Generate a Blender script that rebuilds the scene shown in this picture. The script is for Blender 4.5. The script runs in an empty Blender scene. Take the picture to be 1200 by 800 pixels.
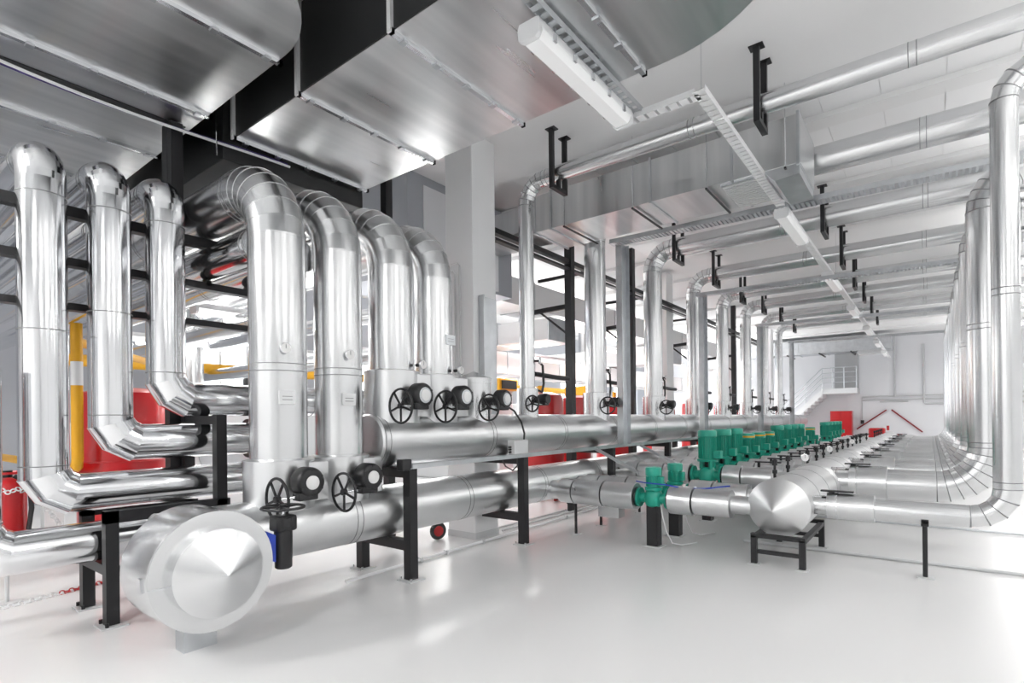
import bpy, math, random
from mathutils import Vector, Matrix

random.seed(7)
scn = bpy.context.scene
COL = scn.collection
PI = math.pi

# ------------------------------------------------------------------ camera
FPX = 635.0                       # focal length in pixels of a 1200 wide frame
YAW, ROLL, CAMH = math.radians(37.66), math.radians(0.6), 1.6
cam_data = bpy.data.cameras.new('camera')
cam_data.sensor_width = 36.0
cam_data.lens = FPX / 1200.0 * 36.0
cam_data.shift_y = 91.0 / 1200.0
cam_data.clip_start, cam_data.clip_end = 0.05, 200
cam = bpy.data.objects.new('camera', cam_data)
COL.objects.link(cam)
_F = Vector((-math.sin(YAW), math.cos(YAW), 0))
_R0 = Vector((math.cos(YAW), math.sin(YAW), 0))
_Z = Vector((0, 0, 1))
_R = _R0 * math.cos(ROLL) - _Z * math.sin(ROLL)
_U = _Z * math.cos(ROLL) + _R0 * math.sin(ROLL)
cam.matrix_world = Matrix(((_R.x, _U.x, -_F.x, 0), (_R.y, _U.y, -_F.y, 0),
                           (_R.z, _U.z, -_F.z, CAMH), (0, 0, 0, 1)))
scn.camera = cam

# ------------------------------------------------------------------ world and exposure
world = bpy.data.worlds.new('world')
scn.world = world
world.use_nodes = True
world.node_tree.nodes['Background'].inputs[0].default_value = (0.95, 0.97, 1.0, 1)
world.node_tree.nodes['Background'].inputs[1].default_value = 1.0
scn.view_settings.view_transform = 'Standard'
scn.view_settings.look = 'None'
scn.view_settings.gamma = 1.0
scn.view_settings.use_curve_mapping = False
scn.view_settings.exposure = 0.43
LAMP_WATTS = 50.0                # base power of the boiler side lamps and the added fill lamps

# ------------------------------------------------------------------ materials
def new_mat(name, color, rough=0.5, metal=0.0, coat=0.0):
    m = bpy.data.materials.new(name)
    m.use_nodes = True
    b = m.node_tree.nodes['Principled BSDF']
    b.inputs['Base Color'].default_value = (*color, 1)
    b.inputs['Roughness'].default_value = rough
    b.inputs['Metallic'].default_value = metal
    b.inputs['Coat Weight'].default_value = coat
    return m

def vary(m, c1, c2, scale=3.0, detail=3.0, stretch=(1, 1, 1), bump=0.0, bump_scale=80.0, rough=None, lo=0.15, hi=0.85):
    """noise driven colour between c1 and c2, optional fine relief and roughness range"""
    nt = m.node_tree
    b = nt.nodes['Principled BSDF']
    tc = nt.nodes.new('ShaderNodeTexCoord')
    mp = nt.nodes.new('ShaderNodeMapping')
    mp.inputs['Scale'].default_value = stretch
    nz = nt.nodes.new('ShaderNodeTexNoise')
    nz.inputs['Scale'].default_value = scale
    nz.inputs['Detail'].default_value = detail
    cr = nt.nodes.new('ShaderNodeValToRGB')
    cr.color_ramp.elements[0].position = lo
    cr.color_ramp.elements[1].position = hi
    cr.color_ramp.elements[0].color = (*c1, 1)
    cr.color_ramp.elements[1].color = (*c2, 1)
    nt.links.new(tc.outputs['Object'], mp.inputs[0])
    nt.links.new(mp.outputs[0], nz.inputs['Vector'])
    nt.links.new(nz.outputs['Fac'], cr.inputs[0])
    nt.links.new(cr.outputs[0], b.inputs['Base Color'])
    if rough:
        mr = nt.nodes.new('ShaderNodeMapRange')
        mr.inputs['From Min'].default_value = 0.1
        mr.inputs['From Max'].default_value = 0.9
        mr.inputs['To Min'].default_value, mr.inputs['To Max'].default_value = rough
        nt.links.new(nz.outputs['Fac'], mr.inputs['Value'])
        nt.links.new(mr.outputs[0], b.inputs['Roughness'])
    if bump:
        n2 = nt.nodes.new('ShaderNodeTexNoise')
        n2.inputs['Scale'].default_value = bump_scale
        n2.inputs['Detail'].default_value = 2
        bp = nt.nodes.new('ShaderNodeBump')
        bp.inputs['Strength'].default_value = bump
        bp.inputs['Distance'].default_value = 0.01
        nt.links.new(tc.outputs['Object'], n2.inputs['Vector'])
        nt.links.new(n2.outputs['Fac'], bp.inputs['Height'])
        nt.links.new(bp.outputs[0], b.inputs['Normal'])
    return m

M = {}
M['alu'] = vary(new_mat('embossed_aluminium', (.8, .81, .82), .3, 1), (.68, .69, .70), (.78, .785, .79), 2.5, 1,
                bump=.02, bump_scale=60, rough=(.20, .27))
M['alu_matt'] = vary(new_mat('matt_aluminium', (.8, .81, .82), .4, 1), (.68, .69, .70), (.78, .785, .79), 2, 1,
                     bump=.02, bump_scale=50, rough=(.27, .35))
M['alu_soft'] = vary(new_mat('frosted_aluminium', (.84, .845, .85), .5, 1), (.72, .725, .73), (.80, .802, .805), 2, 1, rough=(.38, .46))
M['polished'] = vary(new_mat('polished_aluminium', (.85, .86, .87), .1, 1), (.74, .75, .77), (.84, .845, .855), 2, 1,
                     bump=.03, bump_scale=4, rough=(.10, .16))
M['jacket'] = vary(new_mat('dented_aluminium_jacket', (.8, .81, .82), .3, 1), (.66, .67, .68), (.78, .785, .79), 3, 2,
                   bump=.8, bump_scale=6, rough=(.24, .36))
M['galv'] = vary(new_mat('galvanised_steel', (.6, .62, .64), .35, 1), (.50, .52, .54), (.70, .72, .74), 5, 4,
                 bump=.02, bump_scale=60, rough=(.28, .42))
M['duct'] = vary(new_mat('galvanised_duct_sheet', (.62, .64, .65), .3, 1), (.55, .565, .575), (.84, .845, .85), 1.3, 2,
                 stretch=(4.5, .35, .35), bump=.05, bump_scale=5, rough=(.24, .40))  # stretched colour bands imitate blurred reflections in the sheet
M['black'] = new_mat('black_painted_steel', (.012, .012, .014), .42)
M['cast'] = new_mat('black_cast_iron', (.010, .010, .012), .35)
M['floor'] = vary(new_mat('white_epoxy_floor', (.78, .78, .78), .25), (.765, .768, .772), (.795, .795, .798), .4, 1, lo=0, hi=1)
M['white'] = vary(new_mat('white_paint', (.83, .84, .85), .6), (.80, .81, .825), (.85, .855, .86), .8, 3)
M['wall'] = vary(new_mat('white_wall_paint', (.82, .83, .86), .6), (.78, .79, .82), (.84, .845, .87), .5, 3)
M['ceil'] = vary(new_mat('white_ceiling_paint', (.82, .82, .83), .7), (.78, .785, .79), (.84, .84, .845), .7, 4)
M['tile'] = new_mat('white_ceiling_panel', (.84, .845, .855), .6)
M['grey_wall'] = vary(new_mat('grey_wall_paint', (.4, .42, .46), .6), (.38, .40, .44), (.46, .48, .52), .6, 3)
M['red'] = new_mat('red_gloss_paint', (.50, .008, .012), .28, 0, .3)
M['dark_red'] = new_mat('dark_red_paint', (.28, .02, .03), .4)
M['green'] = vary(new_mat('green_pump_paint', (.01, .28, .20), .35), (.006, .29, .20), (.018, .40, .29), 4, 2)
M['yellow'] = new_mat('yellow_paint', (.75, .38, .01), .4)
M['blue'] = new_mat('blue_paint', (.02, .06, .45), .4)
M['purple'] = new_mat('purple_cable', (.05, .03, .16), .5)
M['plastic'] = new_mat('white_plastic', (.82, .83, .84), .35)
M['greybox'] = new_mat('light_grey_plastic', (.62, .63, .64), .45)
M['dial'] = new_mat('white_dial', (.8, .8, .8), .3)
M['chrome'] = new_mat('bright_steel', (.75, .76, .78), .18, 1)
M['door'] = new_mat('grey_door_paint', (.45, .46, .47), .5)
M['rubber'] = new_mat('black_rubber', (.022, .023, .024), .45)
M['seam'] = new_mat('dark_seam_sealant', (.30, .305, .31), .5, .6)
M['print'] = new_mat('grey_print', (.25, .25, .27), .7)

def emitter(name, color, strength):
    m = bpy.data.materials.new(name)
    m.use_nodes = True
    b = m.node_tree.nodes['Principled BSDF']
    b.inputs['Base Color'].default_value = (.85, .86, .87, 1)
    b.inputs['Roughness'].default_value = .25
    b.inputs['Emission Color'].default_value = (*color, 1)
    b.inputs['Emission Strength'].default_value = strength
    return m
M['diffuser'] = emitter('lit_lamp_diffuser', (1, .99, .97), 1.0)
M['faint'] = emitter('faintly_lit_diffuser', (1, .99, .97), .12)
M['tube'] = emitter('lit_fluorescent_tube', (1, .99, .97), 6.0)
M['daylight'] = emitter('daylit_window_pane', (.95, .98, 1.0), 5.0)

# ------------------------------------------------------------------ mesh builder
class MB:
    def __init__(s):
        s.v, s.f = [], []
    def box(s, x0, x1, y0, y1, z0, z1):
        n = len(s.v)
        s.v += [(x, y, z) for z in (z0, z1) for y in (y0, y1) for x in (x0, x1)]
        s.f += [tuple(n + i for i in q) for q in ((0, 2, 3, 1), (4, 5, 7, 6), (0, 1, 5, 4), (2, 6, 7, 3), (0, 4, 6, 2), (1, 3, 7, 5))]
        return s
    def bar(s, a, b, w, h, up=(0, 0, 1)):
        """rectangular bar from a to b, w sideways, h along up"""
        a, b = Vector(a), Vector(b)
        d = (b - a).normalized()
        up = Vector(up)
        if abs(d.dot(up)) > .98:
            up = Vector((1, 0, 0))
        sd = d.cross(up).normalized()
        up = sd.cross(d).normalized()
        n = len(s.v)
        for p in (a, b):
            for i, j in ((-1, -1), (1, -1), (1, 1), (-1, 1)):
                s.v.append(tuple(p + sd * (i * w / 2) + up * (j * h / 2)))
        s.f += [tuple(n + i for i in q) for q in ((3, 2, 1, 0), (4, 5, 6, 7), (0, 1, 5, 4), (1, 2, 6, 5), (2, 3, 7, 6), (3, 0, 4, 7))]
        return s
    def rings(s, rings, cap0=True, cap1=True, close=True):
        n = len(s.v)
        k = len(rings[0])
        for r in rings:
            s.v += [tuple(p) for p in r]
        for i in range(len(rings) - 1):
            for j in range(k if close else k - 1):
                a, b = n + i * k + j, n + i * k + (j + 1) % k
                s.f.append((a, b, b + k, a + k))
        if cap0:
            s.f.append(tuple(n + j for j in range(k))[::-1])
        if cap1:
            m = n + (len(rings) - 1) * k
            s.f.append(tuple(m + j for j in range(k)))
        return s
    def lathe(s, origin, axis, prof, seg=24, cap0=True, cap1=True):
        """prof: list of (distance along axis, radius)"""
        o, d = Vector(origin), Vector(axis).normalized()
        a = Vector((0, 0, 1)) if abs(d.z) < .9 else Vector((1, 0, 0))
        e1 = d.cross(a).normalized()
        e2 = d.cross(e1).normalized()
        rr = []
        for t, r in prof:
            r = max(r, 1e-4)
            rr.append([o + d * t + e1 * (r * math.cos(2 * PI * j / seg)) + e2 * (r * math.sin(2 * PI * j / seg)) for j in range(seg)])
        return s.rings(rr, cap0, cap1)
    def cyl(s, a, b, r, seg=16, r2=None):
        a, b = Vector(a), Vector(b)
        return s.lathe(a, b - a, [(0, r), ((b - a).length, r if r2 is None else r2)], seg)
    def tube(s, pts, r, seg=8):
        pts = [Vector(p) for p in pts]
        rr = []
        ref = None
        for i, p in enumerate(pts):
            d = (pts[min(i + 1, len(pts) - 1)] - pts[max(i - 1, 0)]).normalized()
            if ref is None:
                ref = Vector((0, 0, 1)) if abs(d.z) < .9 else Vector((1, 0, 0))
            e1 = (ref - d * ref.dot(d)).normalized()
            ref = e1
            e2 = d.cross(e1)
            rr.append([p + e1 * (r * math.cos(2 * PI * j / seg)) + e2 * (r * math.sin(2 * PI * j / seg)) for j in range(seg)])
        return s.rings(rr)
    def torus(s, c, axis, R, r, seg=24, k=8):
        c, d = Vector(c), Vector(axis).normalized()
        a = Vector((0, 0, 1)) if abs(d.z) < .9 else Vector((1, 0, 0))
        e1 = d.cross(a).normalized()
        e2 = d.cross(e1).normalized()
        rr = []
        for i in range(seg + 1):
            t = 2 * PI * i / seg
            o = e1 * math.cos(t) + e2 * math.sin(t)
            rr.append([c + o * (R + r * math.cos(2 * PI * j / k)) + d * (r * math.sin(2 * PI * j / k)) for j in range(k)])
        return s.rings(rr, False, False)
    def prism(s, poly, axis, a, b):
        """polygon (2D list) extruded from a to b along axis 'x','y' or 'z'"""
        def P(p, t):
            return {'x': (t, p[0], p[1]), 'y': (p[0], t, p[1]), 'z': (p[0], p[1], t)}[axis]
        return s.rings([[P(p, a) for p in poly], [P(p, b) for p in poly]])
    def mesh(s, name, angle=35):
        me = bpy.data.meshes.new(name)
        me.from_pydata([tuple(v) for v in s.v], [], s.f)
        import bmesh
        bm = bmesh.new()
        bm.from_mesh(me)
        bmesh.ops.recalc_face_normals(bm, faces=bm.faces)
        bm.to_mesh(me)
        bm.free()
        if angle:
            me.shade_smooth()
            me.set_sharp_from_angle(angle=math.radians(angle))
        return me

def link(name, me, mat, parent=None, bevel=0):
    o = bpy.data.objects.new(name, me)
    COL.objects.link(o)
    if not me.materials:
        me.materials.append(M[mat])
    if parent is not None:
        o.parent = parent
    if bevel:
        md = o.modifiers.new('bevel', 'BEVEL')
        md.width, md.segments, md.limit_method = bevel, 2, 'ANGLE'
    return o

def part(name, mb, mat, parent, label=None, bevel=0, angle=35):
    o = link(name, mb.mesh(name, angle), mat, parent, bevel)
    if label:
        o['label'] = label
    return o

def tag(o, label, cat, group=None):
    o['label'] = label
    o['category'] = cat
    if group:
        o['group'] = group
    return o

def thing(name, label, cat, group=None, loc=(0, 0, 0)):
    o = bpy.data.objects.new(name, None)
    o.empty_display_size = .1
    COL.objects.link(o)
    o.location = loc
    return tag(o, label, cat, group)

def solid(name, mb, mat, label, cat, group=None, bevel=0, angle=35):
    return tag(part(name, mb, mat, None, None, bevel, angle), label, cat, group)

def struct(name, mb, mat, parent=None, angle=35):
    o = part(name, mb, mat, parent, None, 0, angle)
    if parent is None:
        o['kind'] = 'structure'
    return o

def copy_tree(o, parent=None, loc=None, label=None):
    c = o.copy()
    COL.objects.link(c)
    c.parent = parent
    if loc is not None:
        c.location = loc
    if label:
        c['label'] = label
    for ch in list(o.children):
        copy_tree(ch, c)
    return c

ORD = ['first', 'second', 'third', 'fourth', 'fifth', 'sixth', 'seventh', 'eighth', 'ninth', 'tenth', 'eleventh', 'twelfth',
       'thirteenth', 'fourteenth', 'fifteenth', 'sixteenth', 'seventeenth', 'eighteenth', 'nineteenth', 'twentieth']

# ------------------------------------------------------------------ clad pipe runs
def seam_ring(parent, a, d, r, offs, seg):
    mb = MB()
    for t in offs:
        mb.lathe(a + d * t, d, [(0, r - .002), (0, r + .0022), (.008, r + .0022), (.008, r - .002)], seg, False, False)
    part('seam', mb, 'seam', parent)

def clad_pipe(parent, pts, r, mat='alu', bends=None, gores=7, sec=1.25, seg=32, lip=.0028, double=True, mitre=False, dark_gores=False, seams=True):
    """pts: corner points; bends: radius at every inner corner. One mesh per cladding section and per elbow segment."""
    pts = [Vector(p) for p in pts]
    n = len(pts)
    if bends is None:
        bends = [r * 2.0] * (n - 2)
    cuts = [0.0] * n
    elbows = []
    for i in range(1, n - 1):
        d0 = (pts[i] - pts[i - 1]).normalized()
        d1 = (pts[i + 1] - pts[i]).normalized()
        th = d0.angle(d1)
        t = bends[i - 1] * math.tan(th / 2)
        cuts[i] = t
        elbows.append((i, d0, d1, th, t))
    for i in range(n - 1):
        d = (pts[i + 1] - pts[i]).normalized()
        a, b = pts[i] + d * cuts[i], pts[i + 1] - d * cuts[i + 1]
        L = (b - a).length
        if L < .01:
            continue
        k = max(1, round(L / sec))
        step = L / k
        for q in range(k):
            p0 = a + d * (q * step)
            part('cladding_section', MB().lathe(p0, d, [(0, r - .004), (.004, r), (step, r)], seg), mat, parent, angle=40)
            if seams:
                seam_ring(parent, p0, d, r, (.0, .062) if double and step > .3 else (.0,), seg)
    for (i, d0, d1, th, t) in elbows:
        Rb = bends[i - 1]
        start = pts[i] - d0 * t
        nrm = d0.cross(d1).normalized()
        toc = nrm.cross(d0).normalized()
        c = start + toc * Rb
        def ring(phi, rad, k=1.0):
            e = Matrix.Rotation(phi, 3, nrm) @ (-toc)
            ctr = c + e * (Rb * k)
            return [ctr + e * (rad * k * math.cos(2 * PI * j / seg)) + nrm * (rad * math.sin(2 * PI * j / seg)) for j in range(seg)]
        if mitre:
            # segments with flat mitred joints, the two end pieces belong to the straight runs
            dl = th / gores / 2
            k = 1 / math.cos(dl)
            joints = [dl + 2 * dl * j for j in range(gores)]
            big = r + .006
            part('elbow_end', MB().rings([ring(0, r), ring(joints[0], r, k)]), mat, parent, angle=40)
            for j in range(gores - 1):
                e = .03
                part('elbow_segment', MB().rings([ring(joints[j], big, k), ring(joints[j + 1], big, k)]), mat, parent, angle=40)
            part('elbow_end', MB().rings([ring(joints[-1], r, k), ring(th, r)]), mat, parent, angle=40)
            continue
        for g in range(gores):
            p0, p1 = th * g / gores, th * (g + 1) / gores
            e = min(.010 / max(Rb, .05), (p1 - p0) * .25)
            if lip and not dark_gores:
                rr = [ring(p0, r), ring(p0, r + lip), ring(p0 + e, r + lip), ring(p0 + e * 1.05, r), ring(p1, r)]
            else:
                rr = [ring(p0, r), ring(p1, r)]
            part('elbow_segment', MB().rings(rr), mat, parent, angle=40)
            if dark_gores:
                part('seam', MB().rings([ring(p0, r - .002), ring(p0, r + .0025), ring(p0 + e, r + .0025), ring(p0 + e, r - .002)], False, False), 'seam', parent)

def collar(parent, x, y, z0, z1, r, mat='alu_matt', name='valve_collar'):
    return part(name, MB().lathe((x, y, z0), (0, 0, 1), [(0, r), (z1 - z0 - .012, r), (z1 - z0 - .012, r + .006), (z1 - z0, r + .006), (z1 - z0 + .015, r * .86)], 32), mat, parent, angle=40)

def hand_wheel(parent, c, axis, R, spokes=5, rim=.012):
    ax = Vector(axis).normalized()
    w = part('hand_wheel', MB().torus(c, ax, R, rim, 28, 8), 'cast', parent)
    a = Vector((0, 0, 1)) if abs(ax.z) < .9 else Vector((1, 0, 0))
    e1 = ax.cross(a).normalized()
    e2 = ax.cross(e1)
    c = Vector(c)
    part('hub', MB().cyl(c - ax * .02, c + ax * .02, R * .17, 12), 'cast', w)
    for k in range(spokes):
        t = 2 * PI * k / spokes + .3
        o = e1 * math.cos(t) + e2 * math.sin(t)
        part('spoke', MB().bar(c + o * R * .12, c + o * R * .98, .018, .013, ax), 'cast', w)
    return w

def gear_valve(label, group, x, y, z, R=.17, gr=.13, reach=.27, xg=None, plate=True):
    """worm gear operator facing +X with a hand wheel on a shaft along -Y"""
    t = thing('gear_valve', label, 'valve', group, (0, 0, 0))
    xg = x if xg is None else xg
    part('gearbox', MB().lathe((xg - .10, y, z), (1, 0, 0), [(0, gr * .8), (.03, gr), (.13, gr), (.15, gr * .92), (.16, gr * .8)], 28), 'cast', t)
    part('neck', MB().cyl((xg - .32, y, z - .02), (xg - .08, y, z - .02), gr * .45, 16), 'cast', t)
    if plate:
        part('cover_ring', MB().lathe((xg + .0555, y, z), (1, 0, 0), [(0, gr * .72), (.004, gr * .72), (.005, gr * .55)], 24), 'galv' if z > 1.5 else 'cast', t)
        part('indicator_disc', MB().lathe((xg + .058, y, z), (1, 0, 0), [(0, gr * .46), (.012, gr * .46), (.014, gr * .42)], 24), 'dial', t, 'white indicator disc')
        for k in range(6):
            a = PI / 6 + k * PI / 3
            yy, zz = y + gr * .8 * math.cos(a), z + gr * .8 * math.sin(a)
            part('bolt', MB().cyl((xg + .03, yy, zz), (xg + .062, yy, zz), .011, 6), 'cast', t)
    part('worm_housing', MB().box(xg - .06, xg + .05, y - gr * .9, y + gr * .5, z - gr * 1.15, z - gr * .62), 'cast', t, bevel=.012)
    part('shaft', MB().cyl((xg, y - gr * .8, z - gr * .88), (xg, y - reach, z - gr * .88), .012, 10), 'chrome', t)
    hand_wheel(t, (xg, y - reach, z - gr * .88), (0, 1, 0), R)
    return t

def gauge(label, group, x, y, z, r=.045, stem=.07, direction=(1, -.35, 0)):
    t = thing('dial_gauge', label, 'gauge', group)
    d = Vector(direction).normalized()
    o = Vector((x, y, z))
    part('stem', MB().cyl(o, o + d * stem, r * .35, 10), 'cast', t)
    part('case', MB().lathe(o + d * stem, d, [(0, r * .8), (.004, r), (.022, r), (.025, r * .9)], 24), 'chrome', t)
    part('dial', MB().lathe(o + d * (stem + .0255), d, [(0, r * .88), (.001, r * .88)], 24), 'dial', t)
    q = o + d * (stem + .028)
    part('needle', MB().bar(q - Vector((0, 0, r * .1)), q + Vector((0, 0, r * .7)), .006, .002, d), 'print', t)
    return t

# ================================================================== THE SETTING
XL, XR, Y0, Y1, ZC = -14.0, 8.0, -5.0, 33.0, 5.45
struct('floor', MB().box(XL, XR, Y0, Y1, -.2, 0), 'floor', angle=0)
struct('ceiling', MB().box(XL, XR, Y0, Y1, ZC + .08, ZC + .3), 'ceil', angle=0)
struct('wall_back', MB().box(XL, XR, Y1, Y1 + .3, 0, ZC + .3), 'wall', angle=0)
struct('wall_right', MB().box(XR, XR + .3, Y0, Y1, 0, ZC + .3), 'white', angle=0)
struct('wall_front', MB().box(XL, XR, Y0 - .3, Y0, 0, ZC + .3), 'white', angle=0)
wl = MB()
WIN = [(5.6, 7.0, 1.6, 3.9), (10.5, 12.5, 1.6, 3.9), (16, 18, 1.6, 3.9), (22, 24, 1.6, 3.9), (27.5, 30.5, 1.6, 3.9)]
yy = Y0
for (a, b, c, d) in WIN:
    wl.box(XL - .3, XL, yy, a, 0, ZC + .3)
    wl.box(XL - .3, XL, a, b, 0, c)
    wl.box(XL - .3, XL, a, b, d, ZC + .3)
    yy = b
wl.box(XL - .3, XL, yy, Y1, 0, ZC + .3)
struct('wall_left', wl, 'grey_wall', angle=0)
for k, (a, b, c, d) in enumerate(WIN):
    w = bpy.data.objects.new('window_%d' % (k + 1), None)
    COL.objects.link(w)
    w['kind'] = 'structure'
    f = MB()
    for (p, q, r_, s_) in ((a, a + .06, c, d), (b - .06, b, c, d), (a, b, c, c + .06), (a, b, d - .06, d), ((a + b) / 2 - .03, (a + b) / 2 + .03, c, d)):
        f.box(XL - .2, XL - .08, p, q, r_, s_)
    part('window_frame', f, 'white', w, angle=0)
    for p, q in ((a + .06, (a + b) / 2 - .03), ((a + b) / 2 + .03, b - .06)):
        part('pane', MB().box(XL - .16, XL - .13, p, q, c + .06, d - .06), 'daylight', w, angle=0)

# deep white soffit over the near half, beams carrying the hangers, panels between
LOOP_Y = [6.2, 8.18, 10.61, 13.03, 15.31, 17.67, 20.07, 22.34]
LOOP_R = [.106, .18, .185, .165, .16, .16, .13, .13]
LOOP_Z = [4.91, 4.98, 5.0, 4.955, 4.93, 5.0, 4.97, 4.97]
struct('trim_1', MB().box(XL, XR, Y0, 6.95, ZC, ZC + .08), 'ceil', angle=0)
beam_edges = [6.55]
tn = 2
for y in LOOP_Y[1:] + [24.7, 27.1, 29.5]:
    struct('trim_%d' % tn, MB().box(XL, XR, y - .15, y + .15, ZC, ZC + .08), 'ceil', angle=0)
    tn += 1
ceil_o = bpy.data.objects['ceiling']
tile_me = {}
def tile(x0, y0, w, d):
    key = (round(w, 3), round(d, 3))
    if key not in tile_me:
        tile_me[key] = MB().box(.005, w - .005, .005, d - .005, -.012, 0).mesh('ceiling_panel', 0)
    o = link('ceiling_panel', tile_me[key], 'tile', ceil_o)
    o.location = (x0, y0, ZC + .08)
for (ya, yb) in ((6.95, 8.03), (8.33, 10.46), (10.76, 12.88)):
    ny = max(1, round((yb - ya) / .62))
    for i in range(ny):
        for k in range(13):
            tile(-5.4 + k * .62, ya + (yb - ya) * i / ny, .62, (yb - ya) / ny)

# white pillar with grey scuffed foot
pil = MB().box(-5.3, -4.8, 5.4, 5.88, 0, ZC)
po = solid('pillar', pil, 'white', 'square white painted pillar standing behind the upper header pipe', 'pillar', bevel=.012, angle=0)
part('pillar_foot', MB().box(-5.305, -4.795, 5.395, 5.885, 0, .09), 'greybox', po, 'grey painted foot', angle=0)
for k, y in enumerate((14.1, 20.0, 26.0)):
    solid('pillar', MB().box(-5.95, -5.5, y - .24, y + .24, 0, ZC), 'white',
          '%s white pillar beyond the square pillar, behind the overhead pipe risers' % ORD[k], 'pillar', 'pillars behind the risers', bevel=.012, angle=0)

# ================================================================== HEADERS
HX = -4.5
H1Z, H1R, H2Z, H2R = .67, .262, 1.395, .27
h1 = thing('header_pipe', 'long low silver header pipe on black frames under the upper header', 'pipe')
clad_pipe(h1, [(HX, 1.56, H1Z), (HX, 25.0, H1Z)], H1R, 'alu_matt', sec=1.6)
part('end_cap', MB().lathe((HX, 1.56, H1Z), (0, -1, 0), [(0, H1R), (.01, H1R + .004), (.03, H1R * .9), (.07, .02)], 32), 'alu_matt', h1)
# big insulated drum at the header end, facing +X
dr = thing('insulation_drum', 'big silver insulation drum with conical lid at the low header end', 'insulation')
DY, DZ = 1.66, .60
part('drum_shell', MB().lathe((-4.30, DY, DZ), (1, 0, 0), [(0, .39), (.015, .405), (.46, .405), (.475, .40)], 48, True, True), 'alu', dr)
part('drum_rim', MB().lathe((-3.826, DY, DZ), (1, 0, 0), [(0, .402), (.012, .402), (.012, .285)], 48, True, True), 'alu', dr)
part('lid_rim', MB().lathe((-3.815, DY, DZ), (1, 0, 0), [(0, .292), (.075, .292), (.078, .286)], 48), 'alu', dr)
part('conical_lid', MB().lathe((-3.738, DY, DZ), (1, 0, 0), [(0, .286), (.115, .004)], 48), 'alu', dr, angle=20)
part('joint_clip', MB().box(-3.82, -3.806, DY - .40, DY - .27, DZ - .045, DZ - .035), 'chrome', dr)
for z in (.0,):
    part('clip', MB().box(-3.93, -3.88, DY - .42, DY - .40, DZ - .06, DZ + .03), 'chrome', dr)
part('branch_pipe', MB().lathe((HX + .16, DY, DZ + .05), (1, 0, 0), [(0, .25), (.08, .25)], 32), 'alu', dr)
solid('support_stub', MB().box(-4.24, -4.10, DY - .09, DY + .13, 0, DZ - .39), 'galv', 'short grey stub support under the big insulation drum', 'support', angle=0)
# butterfly valve with vertical actuator at the drum
bv = thing('actuator_valve', 'black valve actuator with blue bracket and flat hand wheel beside the drum', 'valve')
part('actuator_body', MB().lathe((-3.86, 2.17, .50), (0, 0, 1), [(0, .05), (.01, .062), (.20, .066), (.30, .066), (.31, .08), (.38, .08), (.39, .06)], 20), 'cast', bv)
part('actuator_cap', MB().box(-3.93, -3.79, 2.09, 2.25, .78, .90), 'cast', bv, bevel=.02)
part('mounting_bracket', MB().prism([(2.02, .60), (2.10, .56), (2.10, .76), (2.03, .80)], 'x', -3.90, -3.84), 'blue', bv, 'blue bracket')
part('stem', MB().cyl((-3.86, 2.17, .88), (-3.86, 2.17, .97), .014, 10), 'chrome', bv)
part('neck', MB().cyl((-4.0, 2.05, .66), (-3.86, 2.15, .66), .04, 12), 'cast', bv)
hand_wheel(bv, (-3.86, 2.17, .955), (0, 0, 1), .15, 3, .011)

h2 = thing('header_pipe', 'long silver upper header pipe carrying the risers at eye level', 'pipe')
clad_pipe(h2, [(HX, 3.46, H2Z), (HX, 26.6, H2Z)], H2R, 'alu_matt', sec=1.6)
part('end_cap', MB().lathe((HX, 3.46, H2Z), (0, -1, 0), [(0, H2R), (.01, H2R + .004), (.03, H2R * .95), (.04, .02)], 32), 'alu_matt', h2)

# ---- four thick risers that bend back over the rack
RZ = 3.70
spec = [(2.50, .237, H1Z, 1.27, 'thick embossed riser on the low header, the one next to the polished pipes', 1.0),
        (3.11, .222, H1Z, 1.27, 'thick embossed riser on the low header, beside the end of the upper header', 1.0),
        (3.76, .236, H2Z, 2.11, 'thick embossed riser on the upper header, nearest to the header end', 1.0),
        (4.37, .218, H2Z, 2.10, 'thick embossed riser on the upper header, next to the conical capped stub', 1.0)]
for (y, r, zh, zc, lab, _) in spec:
    t = thing('riser_pipe', lab, 'pipe', 'thick risers bending back over the rack')
    clad_pipe(t, [(HX, y, zh + .2), (HX, y, RZ), (-10.4, y, RZ)], r, 'alu', [.52], 7, sec=1.15)
    collar(t, HX, y, zh + .18, zc, r + .052)
    part('valve_wing', MB().box(HX + .02, HX + .26, y + .02, y + r + .08, zh + .24, zc - .02), 'alu_matt', t, bevel=.01)
WV = 'gear valves on the header branches'
gear_valve('black gear valve with hand wheel on the low header riser next to the polished pipes', WV, -4.05, 2.50, 1.10, .165, .125)
gear_valve('black gear valve with hand wheel on the low header riser beside the upper header end', WV, -4.05, 3.11, 1.09, .165, .125)
gear_valve('black gear valve with hand wheel at the riser nearest to the upper header end', WV, -4.05, 3.76, 1.85, .165, .125)
gear_valve('black gear valve with hand wheel at the riser beside the conical capped stub', WV, -4.05, 4.37, 1.85, .165, .125)
gear_valve('black gear valve with hand wheel in front of the conical capped stub', WV, -4.05, 5.08, 1.84, .15, .115)
GA = 'dial gauges on the thick risers'
gauge('round dial gauge on the riser nearest to the polished pipes', GA, HX + .2, 2.44, 2.21)
gauge('round dial gauge on the second riser of the low header', GA, HX + .2, 3.07, 2.21)
gauge('round dial gauge low on the riser nearest to the upper header end', GA, HX + .2, 3.92, 2.18, .05, .08, (1, .1, 0))
gauge('round dial gauge low on the riser beside the conical capped stub', GA, HX + .2, 4.50, 2.16, .05, .08, (1, .1, 0))
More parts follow.
